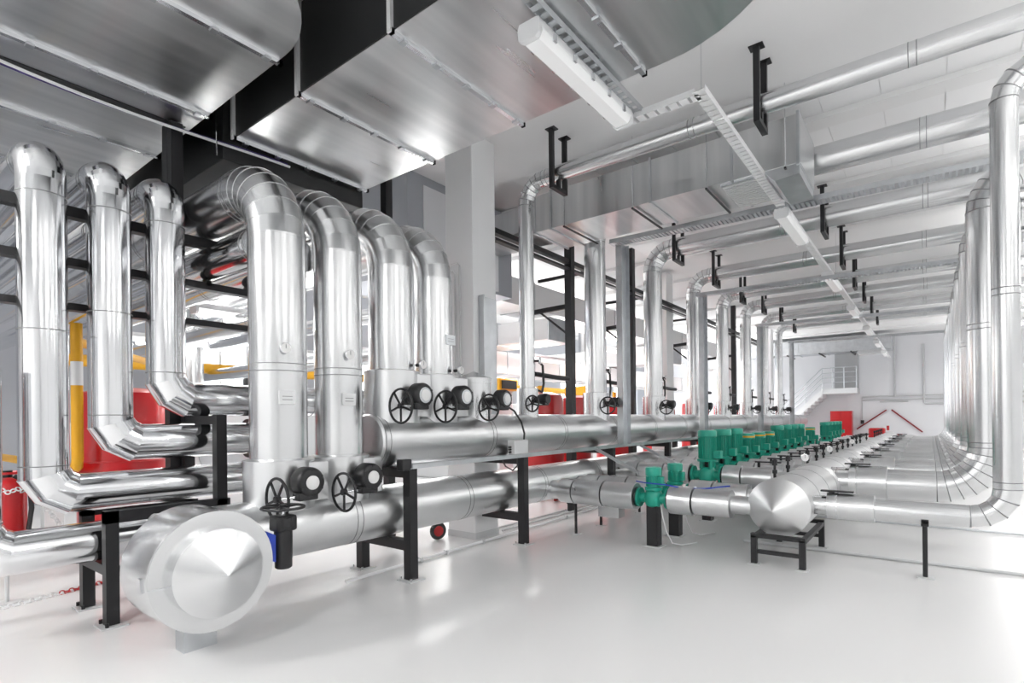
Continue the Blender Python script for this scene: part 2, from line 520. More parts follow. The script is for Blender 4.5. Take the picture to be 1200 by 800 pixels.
for (y, r, lab, z) in ((2.44, .237, 'white label plate on the riser nearest to the polished pipes', 1.80), (3.06, .222, 'white label plate on the second riser of the low header', 1.80),
                       (4.42, .218, 'small silver label plate on the riser beside the capped stub', 2.5)):
    pl = solid('label_plate', MB().box(HX + r - .005, HX + r + .012, y - .07, y + .07, z - .055, z + .055), 'plastic' if z < 2 else 'galv', lab, 'sign', 'label plates on the risers', angle=0)
    for q in range(2):
        part('print_line', MB().box(HX + r + .012, HX + r + .0135, y - .045, y + .045, z + .008 - q * .028, z + .013 - q * .028), 'print', pl, angle=0)

# capped stub
t = thing('capped_stub', 'short silver stub with flat conical cap on the upper header', 'pipe')
part('stub_shell', MB().lathe((HX, 5.06, 1.56), (0, 0, 1), [(0, .212), (.50, .212)], 32), 'alu', t)
part('lid_rim', MB().lathe((HX, 5.06, 2.04), (0, 0, 1), [(0, .222), (.07, .225), (.075, .22)], 32), 'alu', t)
part('conical_cap', MB().lathe((HX, 5.06, 2.115), (0, 0, 1), [(0, .22), (.085, .004)], 32), 'alu', t, angle=20)

# ---- overhead pipes: riser from the upper header, bend over towards the chillers
for k, (y, r, z) in enumerate(zip(LOOP_Y, LOOP_R, LOOP_Z)):
    t = thing('overhead_pipe', '%s aluminium pipe after the capped stub, rising from the upper header to the ceiling' % ORD[k], 'pipe', 'overhead pipes from the upper header')
    clad_pipe(t, [(HX, y, H2Z + .2), (HX, y, z), (XR - .05, y, z)], r, 'alu', [max(.32, r * 2.3)], 6, sec=2.0, seg=24, lip=.0025, dark_gores=True)
    zc = 2.03
    part('valve_collar', MB().lathe((HX, y, 1.55), (0, 0, 1), [(0, r + .045), (zc - 1.55, r + .045), (zc - 1.54, r)], 24), 'alu', t)
    if k < 8:
        gear_valve('black hand wheel valve at the foot of the %s overhead pipe after the capped stub' % ORD[k], 'hand wheel valves at the overhead pipes',
                   HX + r + .22, y - .05, 1.87, .105 + (.03 if k in (1, 2) else 0), .075, .30 if k < 3 else .24, plate=False)
    gauge('dial gauge on the %s overhead pipe after the capped stub' % ORD[k], 'dial gauges on the overhead pipes', HX + r * .6, y + r * .6, 2.42, .05, .08, (1, .5, 0))
    # small by-pass line beside the riser
    bp = thing('bypass_line', 'thin black bypass line behind the %s overhead pipe after the capped stub' % ORD[k], 'pipe', 'thin bypass lines between the overhead pipes')
    part('pipe', MB().tube([(HX + .05, y + r, 2.24), (HX + .05, y + r + .55, 2.22), (HX + .05, y + r + .9, 2.22)], .035, 10), 'black', bp)
    part('loop', MB().tube([(HX + .12, y + r + .02, 2.40), (HX + .12, y + r + .10, 2.36), (HX + .12, y + r + .12, 2.1), (HX + .12, y + r + .08, 1.98), (HX + .12, y + r - .0, 2.0)], .018, 8), 'black', bp)

# hangers
for k, (y, r, z) in enumerate(zip(LOOP_Y, LOOP_R, LOOP_Z)):
    for x, where in ((-3.95, 'beside the risers'), (-1.40, 'beside the trunking with the lamps')):
        if k == 1 and x < -3:
            continue
        t = thing('pipe_hanger', 'black U hanger of the %s overhead pipe, %s' % (ORD[k], where), 'hanger', 'black pipe hangers')
        a, b = y - max(.16, r + .05), y + max(.16, r + .05)
        zb = z - r - .09
        for yy_ in (a, b):
            part('leg', MB().box(x - .03, x + .03, yy_ - .025, yy_ + .025, zb, ZC - .01), 'black', t, angle=0)
            part('foot_plate', MB().box(x - .07, x + .07, yy_ - .05, yy_ + .06, ZC - .012, ZC), 'black', t, angle=0)
        part('cross_bar', MB().box(x - .03, x + .03, a - .025, b + .025, zb - .05, zb), 'black', t, angle=0)
        part('pipe_shoe', MB().box(x - .02, x + .02, y - .03, y + .03, zb, z - r + .01), 'black', t, angle=0)

# ================================================================== RIGHT HEADER AND ITS PIPES
H3X, H3Z, H3R = -1.3, .62, .305
h3 = thing('header_pipe', 'bulging silver collector header with blunt conical end on low black stands', 'pipe')
clad_pipe(h3, [(H3X, 6.36, H3Z), (H3X, 27.0, H3Z)], H3R, 'alu_soft', sec=.69, double=False)
part('conical_end', MB().lathe((H3X, 6.36, H3Z), (0, -1, 0), [(-.012, H3R + .006), (0, H3R + .006), (.004, H3R + .002), (.30, .012), (.31, .002)], 48), 'alu_soft', h3, angle=20)
VR_Y = [6.68 + 2.07 * k for k in range(9)]
for y in VR_Y[1:]:
    part('branch_saddle', MB().lathe((H3X, y - .30, H3Z), (0, 1, 0), [(0, H3R), (.02, H3R + .014), (.58, H3R + .014), (.60, H3R)], 40), 'alu_soft', h3)
for k, y in enumerate(VR_Y):
    r = .103 if k == 0 else .195
    z = .64 if k == 0 else .69
    t = thing('return_pipe', '%s return pipe from the conical end, leaving the collector header and turning up' % ORD[k], 'pipe', 'return pipes of the collector header')
    clad_pipe(t, [(H3X + .2, y, z), (.555, y, z), (.555, y, 4.72 if k == 0 else 4.56), (XR - .05, y, 4.72 if k == 0 else 4.56)], r, 'alu', [.27 if k == 0 else .5, .27 if k == 0 else .5], 4 if k == 0 else 8, sec=1.5, seg=28, dark_gores=True)
    part('valve_jacket', MB().lathe((H3X + .42, y, z), (1, 0, 0), [(0, r), (0, r + .035), (.42, r + .035), (.42, r)], 28), 'jacket', t)
    part('jacket_band', MB().lathe((H3X + .50, y, z), (1, 0, 0), [(0, r), (0, r + .04), (.02, r + .04), (.02, r)], 28), 'alu', t)
    lv = thing('lever_valve', 'flat black lever handle on the %s return pipe from the conical end' % ORD[k], 'valve', 'lever handles on the return pipes')
    part('stem', MB().cyl((H3X + .46, y - .02, z + r), (H3X + .46, y - .02, z + r + .06), .03, 12), 'cast', lv)
    part('lever', MB().bar((H3X + .36, y - .02, z + r + .055), (H3X + .66, y - .02, z + r + .055), .07, .016), 'cast', lv)
pole = thing('support_pole', 'thin black pole under the small return pipe near the conical end', 'support')
part('pole', MB().cyl((-.05, 6.68, .012), (-.05, 6.68, .54), .021, 12), 'black', pole)
part('foot_plate', MB().box(-.12, .02, 6.62, 6.74, 0, .012), 'greybox', pole, angle=0)
part('saddle', MB().box(-.08, -.02, 6.58, 6.78, .52, .545), 'black', pole, angle=0)

for k, y in enumerate((6.28, 10.4, 14.6, 18.8, 23.0)):
    t = thing('header_stand', '%s low black steel stand under the collector header from the conical end' % ORD[k], 'stand', 'low stands under the collector header')
    xs = (-1.53, -1.06)
    ys = (y, y + 1.25)
    for x in xs:
        for q in ys:
            part('leg', MB().box(x - .03, x + .03, q - .03, q + .03, .01, .31), 'black', t, angle=0)
            part('foot_plate', MB().box(x - .06, x + .06, q - .06, q + .06, 0, .01), 'greybox', t, angle=0)
    for q in ys:
        part('cross_bar', MB().box(xs[0] - .03, xs[1] + .03, q - .03, q + .03, .29, .335), 'black', t, angle=0)
        part('cross_bar', MB().box(xs[0] - .03, xs[1] + .03, q - .02, q + .02, .12, .16), 'black', t, angle=0)
    for x in xs:
        part('side_bar', MB().box(x - .03, x + .03, ys[0], ys[1], .27, .31), 'black', t, angle=0)

# ================================================================== PUMP LINES
def pump(label, group, kind, x, y, z):
    t = thing('inline_pump', label, 'pump', group)
    if kind == 'small':
        mr, mh, vr, zb = .095, .27, .115, z + .10
    elif kind == 'mid':
        mr, mh, vr, zb = .125, .38, .135, z + .19
    else:
        mr, mh, vr, zb = .135, .47, .135, z + .215
    part('volute', MB().lathe((x, y, z - vr * .95), (0, 0, 1), [(0, vr * .6), (.02, vr * .85), (vr * .6, vr), (vr * 1.2, vr), (vr * 1.7, vr * .8), (vr * 1.9, vr * .6)], 24), 'green', t)
    for s in (-1, 1):
        part('nozzle', MB().cyl((x, y, z), (x + s * vr * 1.55, y, z), vr * .55, 16), 'green', t)
        part('flange', MB().cyl((x + s * vr * 1.45, y, z), (x + s * (vr * 1.45 + .03), y, z), vr * 1.05, 24), 'green', t)
        part('gasket_flange', MB().cyl((x + s * (vr * 1.45 + .03), y, z), (x + s * (vr * 1.45 + .055), y, z), vr * 1.08, 24), 'cast', t)
    # lantern: a ring on four legs
    zl0, zl1 = z + vr * .8, zb + .02
    for a in range(4):
        c, s_ = math.cos(PI / 4 + a * PI / 2), math.sin(PI / 4 + a * PI / 2)
        part('lantern_leg', MB().bar((x + c * mr * .75, y + s_ * mr * .75, zl0), (x + c * mr * .75, y + s_ * mr * .75, zl1), .05, .04, (c, s_, 0)), 'green', t)
    part('shaft', MB().cyl((x, y, zl0 - .02), (x, y, zl1), mr * .3, 10), 'cast', t)
    part('motor_flange', MB().lathe((x, y, zb), (0, 0, 1), [(0, mr * 1.12), (.035, mr * 1.15), (.04, mr * .9)], 28), 'green', t)
    mo = part('motor_body', MB().lathe((x, y, zb + .035), (0, 0, 1), [(0, mr * .88), (mh - .10, mr * .88)], 24), 'green', t)
    fins = MB()
    for a in range(24):
        c, s_ = math.cos(a * PI / 12 + .1), math.sin(a * PI / 12 + .1)
        fins.bar((x + c * mr * .92, y + s_ * mr * .92, zb + .05), (x + c * mr * .92, y + s_ * mr * .92, zb + mh - .10), .008, mr * .16, (c, s_, 0))
    part('cooling_fins', fins, 'green', mo, angle=0)
    part('fan_cover', MB().lathe((x, y, zb + mh - .09), (0, 0, 1), [(0, mr), (.004, mr * 1.04), (.085, mr * 1.04), (.10, mr * .97), (.105, mr * .8)], 28), 'green', t)
    if kind == 'mid':
        part('ring_label', MB().lathe((x, y, zb + mh - .06), (0, 0, 1), [(0, mr * 1.045), (0, mr * 1.055), (.03, mr * 1.055), (.03, mr * 1.045)], 28, False, False), 'yellow', t, 'yellow band')
    part('terminal_box', MB().box(x + mr * .8, x + mr * .8 + (.11 if kind != 'small' else .05), y - mr * .55, y + mr * .45, zb + .05, zb + .17), 'green', t, bevel=.008)
    return t

PUMPS = [(6.43, 'small'), (7.15, 'small'), (8.50, 'tall'), (9.28, 'tall'), (9.98, 'tall'), (10.83, 'mid'), (11.66, 'mid'), (12.46, 'mid'),
         (13.35, 'tall'), (14.2, 'tall'), (15.0, 'tall'), (15.9, 'tall'), (17.6, 'mid'), (20.3, 'tall'), (21.1, 'tall'), (21.9, 'tall'), (22.7, 'tall'), (23.5, 'tall')]
PX = -2.74
for k, (y, kind) in enumerate(PUMPS):
    z = .60 if kind == 'small' else .70
    lab = {'small': 'small green pump with a short motor, %s pump line from the conical end',
           'mid': 'green upright pump with a yellow band, %s pump line from the conical end',
           'tall': 'tall green upright pump with a finned motor, %s pump line from the conical end'}[kind] % ORD[k]
    pump(lab, 'green pumps between the headers', kind, PX, y, z)
    t = thing('pump_line', 'silver jacketed pipe joining the two low headers, %s pump line from the conical end' % ORD[k], 'pipe', 'jacketed pump lines')
    small = kind == 'small'
    rj = .165 if small else .165
    off = .224 if small else .254
    # from low header to pump
    segs = [(HX + H1R * .8, -4.08, rj * .78), (-4.08, -3.86, rj), (-3.85, -3.42, rj * 1.02), (-3.41, PX - off, rj * 1.0)]
    # from pump to collector header
    segs += [(PX + off, -2.23, rj * 1.04), (-2.22, -1.80, rj * .94), (-1.80, H3X - H3R * .8, rj * .62)]
    for (a, b, rr_) in segs:
        part('jacket_section', MB().lathe((a, y, z), (1, 0, 0), [(0, rr_ * .9), (.004, rr_), ((b - a) * .5, rr_ * 1.015), (b - a - .02, rr_), (b - a - .019, rr_ + .005), (b - a, rr_ + .005), (b - a, rr_ * .9)], 24),
             'jacket', t, angle=40)
    if k < 2 or k % 2 == 0:
        sp = thing('line_support', 'thin black pole under the %s pump line from the conical end' % ORD[k], 'support', 'thin poles under the pump lines')
        part('pole', MB().cyl((-3.9, y + .05, .01), (-3.9, y + .05, z - rj + .02), .02, 10), 'black', sp)
        part('foot_plate', MB().box(-3.96, -3.84, y - .01, y + .11, 0, .01), 'greybox', sp, angle=0)
    ps = thing('pump_stand', 'square black post under the %s pump from the conical end' % ORD[k], 'support', 'black posts under the pumps')
    part('post', MB().box(PX - .07, PX + .07, y - .07, y + .07, .012, z - .09), 'black', ps, angle=0)
    part('foot_plate', MB().box(PX - .11, PX + .11, y - .1, y + .1, 0, .012), 'greybox', ps, angle=0)
    # butterfly handle and vertical stem close to the collector header
    if k < 2:
        zt = 0
    lv = None if k < 2 else thing('lever_valve', 'black lever and stem on the %s pump line from the conical end' % ORD[k], 'valve', 'levers on the pump lines')
    zt = z + rj
    if lv:
        part('lever', MB().bar((-2.05, y + .02, zt + .07), (-1.70, y + .02, zt + .07), .04, .02), 'cast', lv)
    if lv:
        part('stem', MB().cyl((-2.0, y + .02, zt - .02), (-2.0, y + .02, zt + .07), .02, 10), 'cast', lv)
    vs = thing('vent_stem', 'short black vent stem on the collector header by the %s pump line' % ORD[k], 'valve', 'vent stems on the collector header')
    part('stem', MB().lathe((H3X - .10, y + .25, H3Z + H3R - .03), (0, 0, 1), [(0, .016), (.06, .016), (.06, .026), (.10, .026), (.10, .014), (.15, .014), (.15, .028), (.21, .028), (.22, .015)], 12), 'cast', vs)
    if k in (2, 5, 9):
        gauge('dial gauge standing on the collector header by the %s pump line' % ORD[k], 'gauges on the collector header', H3X - .10, y - .05, H3Z + H3R + .10, .055, .02, (.5, -.8, 0))
# white triangular guard box and cables near the first pump
solid('bracket_box', MB().prism([(-3.55, .28), (-3.25, .28), (-3.25, .42), (-3.55, .52)], 'y', 6.48, 6.66), 'alu', 'small silver wedge-shaped box under the first pump line', 'box', angle=0)
for k, y in enumerate((6.43, 7.15)):
    solid('pump_cable', MB().tube([(PX + .09, y - .02, .58), (PX + .12, y - .03, .40), (PX + .16, y, .2), (PX + .22, y + .03, .06), (PX + .30, y + .12, .03), (PX + .4, y + .4, .02)], .008, 6), 'plastic',
          'thin white cable hanging from the %s small green pump' % ORD[k], 'cable', 'cables of the small pumps')
solid('blue_cable', MB().tube([(PX - .22, 6.40, .80), (PX - .05, 6.28, .80), (PX + .2, 6.3, .79), (PX + .4, 6.42, .745), (PX + .62, 6.46, .755), (PX + .9, 6.5, .80)], .008, 6), 'blue', 'thin blue cable wound around the first small green pump', 'cable')

# ================================================================== FRAMES UNDER THE LEFT HEADERS
FR_Y = [3.67, 5.57, 8.0, 10.4, 12.8, 15.2, 17.6, 20.0, 22.4]
for k, y in enumerate(FR_Y):
    t = thing('header_trestle', '%s black steel trestle under the stacked headers, counted from the big drum' % ORD[k], 'trestle', 'black trestles under the stacked headers')
    xs = (-4.13,) if k == 1 else (-4.13, -4.90)
    xb = -4.79 if k == 1 else -4.95
    for x in xs:
        part('post', MB().box(x - .05, x + .05, y - .05, y + .05, .012, H2Z - H2R - .01), 'black', t, angle=0)
        part('foot_plate', MB().box(x - .1, x + .1, y - .1, y + .1, 0, .012), 'greybox', t, angle=0)
        for q in (-1, 1):
            part('anchor_bolt', MB().cyl((x + q * .078, y - .07, .012), (x + q * .078, y - .07, .04), .012, 6), 'chrome', t)
    part('lower_cross_bar', MB().box(xb, -4.10, y - .046, y + .046, H1Z - H1R - .11, H1Z - H1R - .01), 'black', t, angle=0)
    part('upper_cross_bar', MB().box(xb, -4.10, y - .046, y + .046, H2Z - H2R - .10, H2Z - H2R), 'black', t, angle=0)
    part('pipe_shoe', MB().box(HX - .03, HX + .03, y - .05, y + .05, H1Z - H1R - .02, H1Z - H1R + .015), 'black', t, angle=0)

def ladder_tray(t, a, b, w, h, up=(0, 0, 1), pitch=.12, mat='galv', rung=.045):
    """cable tray: two side rails and many small rungs"""
    a, b = Vector(a), Vector(b)
    d = (b - a).normalized()
    up = Vector(up)
    sd = d.cross(up).normalized()
    for s in (-1, 1):
        part('side_rail', MB().bar(a + sd * (s * w / 2), b + sd * (s * w / 2), .004, h, up), mat, t, angle=0)
    L = (b - a).length
    rg = MB()
    n = int(L / pitch)
    for i in range(n + 1):
        p = a + d * (i * L / max(1, n)) - up * (h / 2 - .004)
        rg.bar(p - sd * (w / 2), p + sd * (w / 2), rung, .006, up)
    part('rungs', rg, mat, t, angle=0)['kind'] = 'stuff'

ct = thing('cable_tray', 'narrow galvanised cable tray running along under the upper header', 'cable tray')
ladder_tray(ct, (-4.06, 3.6, 1.145), (-4.06, 20, 1.145), .10, .045, pitch=.15)
jb = thing('junction_box', 'light grey junction box fixed to the tray under the upper header', 'box')
part('box_body', MB().box(-4.10, -3.99, 5.22, 5.50, 1.17, 1.345), 'greybox', jb, bevel=.01)
for q in range(3):
    part('cable_gland', MB().cyl((-4.05, 5.18, 1.20 + q * .03), (-4.05, 5.225, 1.20 + q * .03), .012, 8), 'cast', jb)
solid('motor_cable', MB().tube([(-4.05, 5.1, 1.78), (-4.04, 5.28, 1.70), (-4.02, 5.40, 1.56), (-4.02, 5.46, 1.42), (-4.03, 5.46, 1.34)], .012, 8), 'rubber', 'black cable curving from a gear valve to the grey junction box', 'cable')
solid('loop_cable', MB().tube([(-4.04, 5.0, 1.16), (-4.0, 5.05, 1.04), (-3.98, 5.16, .985), (-4.0, 5.28, 1.03), (-4.04, 5.33, 1.16)], .009, 8), 'rubber', 'black cable loop hanging below the tray by the junction box', 'cable')
solid('cable_clamp', MB().box(-4.11, -4.02, 3.48, 3.60, 1.11, 1.22), 'cast', 'small black terminal block at the tray end by the header frame', 'box', bevel=.01)
for k, y in enumerate((7.3, 8.85)):
    solid('strut', MB().bar((-4.06, y, 1.15), (-3.35, y + .05, .80), .042, .042), 'galv', 'slanting galvanised strut from the tray down to the %s pump lines' % ('small' if k == 0 else 'tall'), 'strut', 'struts below the tray', angle=0)

# galvanised vertical cable channels in front of the upper header
for k, (y, zt) in enumerate(((8.45, 4.55), (12.55, 4.40), (17.8, 4.40), (22.6, 4.40))):
    t = thing('cable_channel', '%s upright galvanised cable channel from the pillar, in front of the upper header' % ORD[k], 'cable tray', 'upright cable channels at the header')
    part('channel', MB().box(-4.17, -4.12, y - .14, y + .14, 1.14, zt), 'galv', t, angle=0)
    for s in (-1, 1):
        part('side_rail', MB().box(-4.17, -4.06, y + s * .14 - .004, y + s * .14 + .004, 1.14, zt), 'galv', t, angle=0)
    t2 = thing('ceiling_tray', '%s galvanised tray from the pillar, crossing under the ceiling to the return pipes' % ORD[k], 'cable tray', 'cable trays under the overhead pipes')
    ladder_tray(t2, (-4.15, y - .30, zt - .05), (.9, y - .30, zt - .13), .16 if k else .20, .07, pitch=.06, rung=.035)

# black steel columns and beams of the platform behind the headers
for k, (x, y) in enumerate(((-5.35, 8.75), (-5.35, 11.4), (-5.35, 15.4), (-5.35, 19.5))):
    t = thing('steel_column', '%s black steel column from the pillar, standing behind the upper header' % ORD[k], 'column', 'black steel columns behind the header')
    part('column', MB().box(x - .07, x + .07, y - .07, y + .07, 0, ZC - .02), 'black', t, angle=0)
    part('arm', MB().bar((x, y, 3.72), (x - .85, y - .3, 3.62), .08, .08), 'black', t, angle=0)
    part('brace', MB().bar((x, y, 3.15), (x - .55, y - .2, 3.64), .04, .04), 'black', t, angle=0)
t = thing('steel_beam', 'long black twin beam running high behind the risers from the pillar', 'beam')
part('beam', MB().box(-5.40, -5.30, 5.9, 24, 4.49, 4.57), 'black', t, angle=0)
part('beam', MB().box(-5.40, -5.30, 5.9, 24, 4.38, 4.42), 'black', t, angle=0)
for y in (9.5, 12.4, 16):
    part('side_arm', MB().box(-6.6, -5.3, y, y + .06, 4.50, 4.56), 'black', t, angle=0)

# ================================================================== LEFT POLISHED PIPES AND THEIR RACK
PXX, PR = -5.5, .157
pol = [(1.12, 1.04, 'polished pipe with mitred foot elbow beside the red tank, lowest of the three', 4.6),
       (1.56, 1.435, 'polished pipe with mitred foot elbow, the middle one of three', 2.72),
       (1.985, 1.815, 'polished pipe with mitred foot elbow, the highest of the three, near the embossed riser', 4.6)]
for (y, z, lab, yend) in pol:
    t = thing('polished_pipe', lab, 'pipe', 'polished pipes with mitred elbows')
    # lower mitred elbow (3 flats) then the horizontal run along the rack
    clad_pipe(t, [(PXX, yend, z), (PXX, y, z), (PXX, y, 3.38)], PR, 'polished', [.23], 3, sec=1.0, seg=40, double=False, mitre=True)
    clad_pipe(t, [(PXX, y, 3.38), (PXX, y, 3.70), (-10.4, y, 3.70)], PR, 'polished', [.20], 9, sec=1.6, seg=40, lip=0)
    s = MB().box(PXX + PR - .003, PXX + PR + .003, y - .006, y + .006, z + .45, 3.3)
    part('standing_seam', s, 'polished', t, angle=0)
    if yend < 3:
        part('end_flange', MB().cyl((PXX, yend, z), (PXX, yend + .05, z), PR * 1.25, 28), 'cast', t)
t = thing('polished_pipe', 'lowest polished pipe running close above the floor in front of the red extinguisher', 'pipe', 'polished pipes with mitred elbows')
clad_pipe(t, [(-5.4, 4.6, .645), (-5.4, .70, .645), (-5.4, .70, 2.0)], .16, 'polished', [.235], 3, sec=1.0, seg=40, double=False, mitre=True)

rk = thing('pipe_rack', 'stepped black steel rack carrying the polished pipes', 'rack')
for (x, y, z0, z1) in ((-5.15, 1.45, .012, .91), (-5.83, 1.47, .012, .91), (-5.15, 2.29, .85, 1.67), (-5.83, 2.29, .012, 1.67)):
    part('post', MB().box(x - .045, x + .045, y - .045, y + .045, z0, z1), 'black', rk, angle=0)
    if z0 < .1:
        part('foot_plate', MB().box(x - .1, x + .1, y - .09, y + .09, 0, .012), 'greybox', rk, angle=0)
        for q in (-1, 1):
            part('anchor_bolt', MB().cyl((x + q * .075, y - .05, .012), (x + q * .075, y - .05, .045), .013, 6), 'cast', rk)
part('side_beam', MB().box(-5.195, -5.105, 1.405, 2.36, .81, .905), 'black', rk, angle=0)
part('side_beam', MB().box(-5.875, -5.785, 1.425, 2.36, .80, .875), 'black', rk, angle=0)
for (y, z) in ((1.46, .43), (2.29, 1.62)):
    part('cross_bar', MB().box(-5.87, -5.11, y - .04, y + .04, z - .04, z + .04), 'black', rk, angle=0)

# black truss behind the polished pipes with pipes resting on it
tr = thing('steel_truss', 'black steel truss of three rails behind the polished pipes', 'truss')
for (z, h) in ((3.41, .09), (2.98, .07), (2.60, .06)):
    part('rail', MB().box(-5.88, -5.78, -.5, 3.3, z - h / 2, z + h / 2), 'black', tr, angle=0)
for y in (-.4, 2.203, 4.9):
    part('post', MB().box(-6.0, -5.88, y - .055, y + .055, 0, 4.53 if y == 2.203 else ZC - .02), 'black', tr, angle=0)
part('post', MB().box(-5.89, -5.79, 2.15, 2.256, 2.55, 4.53), 'black', tr, angle=0)
part('brace', MB().bar((-5.83, 2.62, 3.43), (-5.83, 3.05, 2.98), .06, .07), 'black', tr, angle=0)
for y in (2.48, 2.90, 1.63, 1.17, .75):
    part('pipe_shoe', MB().box(-5.88, -5.78, y - .025, y + .025, 2.98, 3.04), 'black', tr, angle=0)
for k, (x, y, z, r) in enumerate(((-5.72, .75, 3.14, .13), (-5.72, 1.17, 3.14, .13), (-5.72, 1.63, 3.14, .13), (-4.78, 2.48, 3.19, .15), (-4.78, 2.90, 3.19, .15),
                                     (-5.72, .70, 2.74, .10), (-5.72, 1.17, 2.74, .10), (-5.72, 1.63, 2.74, .1), (-5.72, 2.05, 2.74, .1))):
    t = thing('rack_pipe', '%s silver pipe lying across the black truss, running away behind the polished pipes' % ORD[k], 'pipe', 'silver pipes lying on the truss')
    clad_pipe(t, [(x, y, z), (-10.4, y, z)], r, 'polished', sec=2.0, seg=24, lip=.003)

# fire extinguisher with chain
fx = thing('fire_extinguisher', 'red fire extinguisher cylinder with white chain by the lowest polished pipe', 'extinguisher')
ex, ey = -6.5, 1.07
part('cylinder', MB().lathe((ex, ey, .60), (0, 0, 1), [(0, .10), (.02, .13), (.44, .13), (.50, .10), (.53, .05)], 28), 'red', fx)
part('carry_ring', MB().torus((ex, ey, 1.17), (0, 0, 1), .11, .012, 20, 6), 'red', fx)
part('valve_head', MB().cyl((ex, ey, 1.10), (ex, ey, 1.19), .035, 12), 'cast', fx)
part('hose', MB().tube([(ex + .04, ey + .04, 1.14), (ex + .10, ey + .13, 1.06), (ex + .12, ey + .14, .85), (ex + .10, ey + .12, .66)], .02, 8), 'rubber', fx)
for q in range(12):
    a = -1.4 + q * .25
    part('chain_link', MB().torus((ex + .14 * math.cos(a), ey + .14 * math.sin(a), 1.02 + .012 * math.sin(q * 2.1)), (math.cos(a), math.sin(a), .6 if q % 2 else -.6), .018, .006, 10, 5), 'plastic', fx)
for q in range(14):
    part('chain_link', MB().torus((ex + .12, ey + .16 + q * .022, .98 - q * .038), (1, .4 if q % 2 else -.6, .2), .018, .006, 10, 5), 'plastic', fx)
part('stand', MB().cyl((ex - .06, ey, 0), (ex - .06, ey, .62), .016, 10), 'greybox', fx)
part('stand_foot', MB().cyl((ex - .06, ey, 0), (ex - .06, ey, .012), .10, 16), 'greybox', fx)
for nm, lab in (('barrier_chain', 'red and white plastic barrier chain lying on the floor by the rack'),):
    ch = thing(nm, lab, 'chain')
    p0, p1 = Vector((-6.35, .95, .012)), Vector((-6.63, 2.05, .012))
    n = 30
    for q in range(n):
        p = p0.lerp(p1, q / (n - 1))
        d = (p1 - p0).normalized()
        m_ = 'red' if 13 <= q < 24 else 'plastic'
        mb = MB().torus((0, 0, 0), (0, 0, 1) if q % 2 == 0 else (d.y, -d.x, .9), .024, .006, 10, 5)
        o = part('chain_link', mb, m_, ch)
        o.location = p

# ================================================================== BIG CEILING DUCTS
def arc_poly(x0, x1, y0, y1, R):
    """duct outline running along X that turns towards -Y at its +X end"""
    pts = [(x0, y0), (x1 + .05, y0), (x1 + .05, -4.5)]
    # outer edge returns: from (x1+W, -4.5) up to the curve and back to (x0,y1)
    W = y1 - y0
    xo = x1 + .05 + W
    pts.append((xo, -4.5))
    for i in range(13):
        a = (PI / 2) * i / 12
        pts.append((xo - R + R * math.cos(a), y1 - R + R * math.sin(a)))
    pts.append((x0, y1))
    return pts
DZ0 = 4.55
for (nm, x0, xc, ya, yb, R, lab, zlift) in (('air_duct', -9.5, -5.1, .55, 2.36, .85, 'wide galvanised ceiling duct over the polished pipes', 0),
                                      ('air_duct', -5.72, -2.2, 2.72, 4.36, 1.2, 'wide galvanised ceiling duct over the thick risers and beside the lamp', 0)):
    t = thing(nm, lab, 'duct', 'wide galvanised ceiling ducts')
    poly = arc_poly(x0, xc, ya, yb, R)
    part('duct_sheet', MB().prism(poly, 'z', DZ0, DZ0 + .78), 'duct', t, angle=25)
    seams = (-8.0, -6.73, -5.47, -4.20) if ya < 1 else (-5.68, -4.47, -3.20, -1.91)
    for sx in seams:
        e = 0.0 if sx <= xc + yb - ya - R + .1 else .12
        fl = MB().box(sx - .02, sx + .02, ya - .03 if sx < xc else ya, yb + .03 - e, DZ0 - .03, DZ0 + .01)
        if sx < xc:
            part('side_flange', MB().box(sx - .02, sx + .02, ya - .045, ya, DZ0 - .03, DZ0 + .8), 'plastic', t, angle=0)
        fl.box(sx - .02, sx + .02, yb - e, yb + .03 - e, DZ0 - .03, DZ0 + .8)
        s_ = part('joint_flange', fl, 'chrome', t, angle=0)
        for q in range(5):
            yq = ya + .1 + (yb - ya - .2) * q / 4
            part('flange_clip', MB().box(sx - .03, sx + .03, yq - .025, yq + .025, DZ0 - .042, DZ0 - .02), 'galv', s_, angle=0)
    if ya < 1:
        part('dark_gap_strip', MB().box(-5.98, -5.86, ya, yb - .05, DZ0 - .006, DZ0 + .02), 'rubber', t, 'dark strip across the duct for its shaded gap', angle=0)  # black strip stands for shade in the gap between duct lengths
        part('insulation_sheet', MB().box(x0, xc + yb - ya - R - .1, yb, yb + .012, DZ0 + .02, DZ0 + .8), 'rubber', t, 'black insulation on the duct side', angle=0)
    else:
        part('insulation_sheet', MB().box(x0, xc, ya - .012, ya, DZ0 + .004, DZ0 + .8), 'rubber', t, 'black insulation on the duct side', angle=0)
solid('insulated_duct', MB().box(-8.6, -5.75, 2.62, 4.36, 4.32, 5.35), 'rubber', 'black rubber insulated duct behind the end of the wide duct over the thick risers', 'duct', bevel=.01)
# cables crossing below the first duct
for k, (mat, dx) in enumerate((('plastic', .05), ('purple', 0))):
    pts_ = []
    for i in range(24):
        f_ = i / 23
        y = .3 + 3.0 * f_
        pts_.append((-5.75 + dx - .05 * math.sin(f_ * 5), y, 4.485 + .02 * k - .05 * math.sin(f_ * 3.0 + k * .4) - .03 * f_))
    solid('slack_cable', MB().tube(pts_, .014, 6), mat, '%s cable hanging in a slack line under the wide ceiling duct' % ('white' if k == 0 else 'dark purple'), 'cable', 'cables under the ceiling duct')
for k, (x, y) in enumerate(((-5.62, 2.5), (-5.80, 2.58))):
    solid('threaded_rod', MB().cyl((x, y, 4.35), (x, y, ZC), .007, 6), 'chrome', '%s threaded rod hanging between the two wide ceiling ducts, by the cables' % ORD[k], 'rod', 'threaded rods between the ducts')

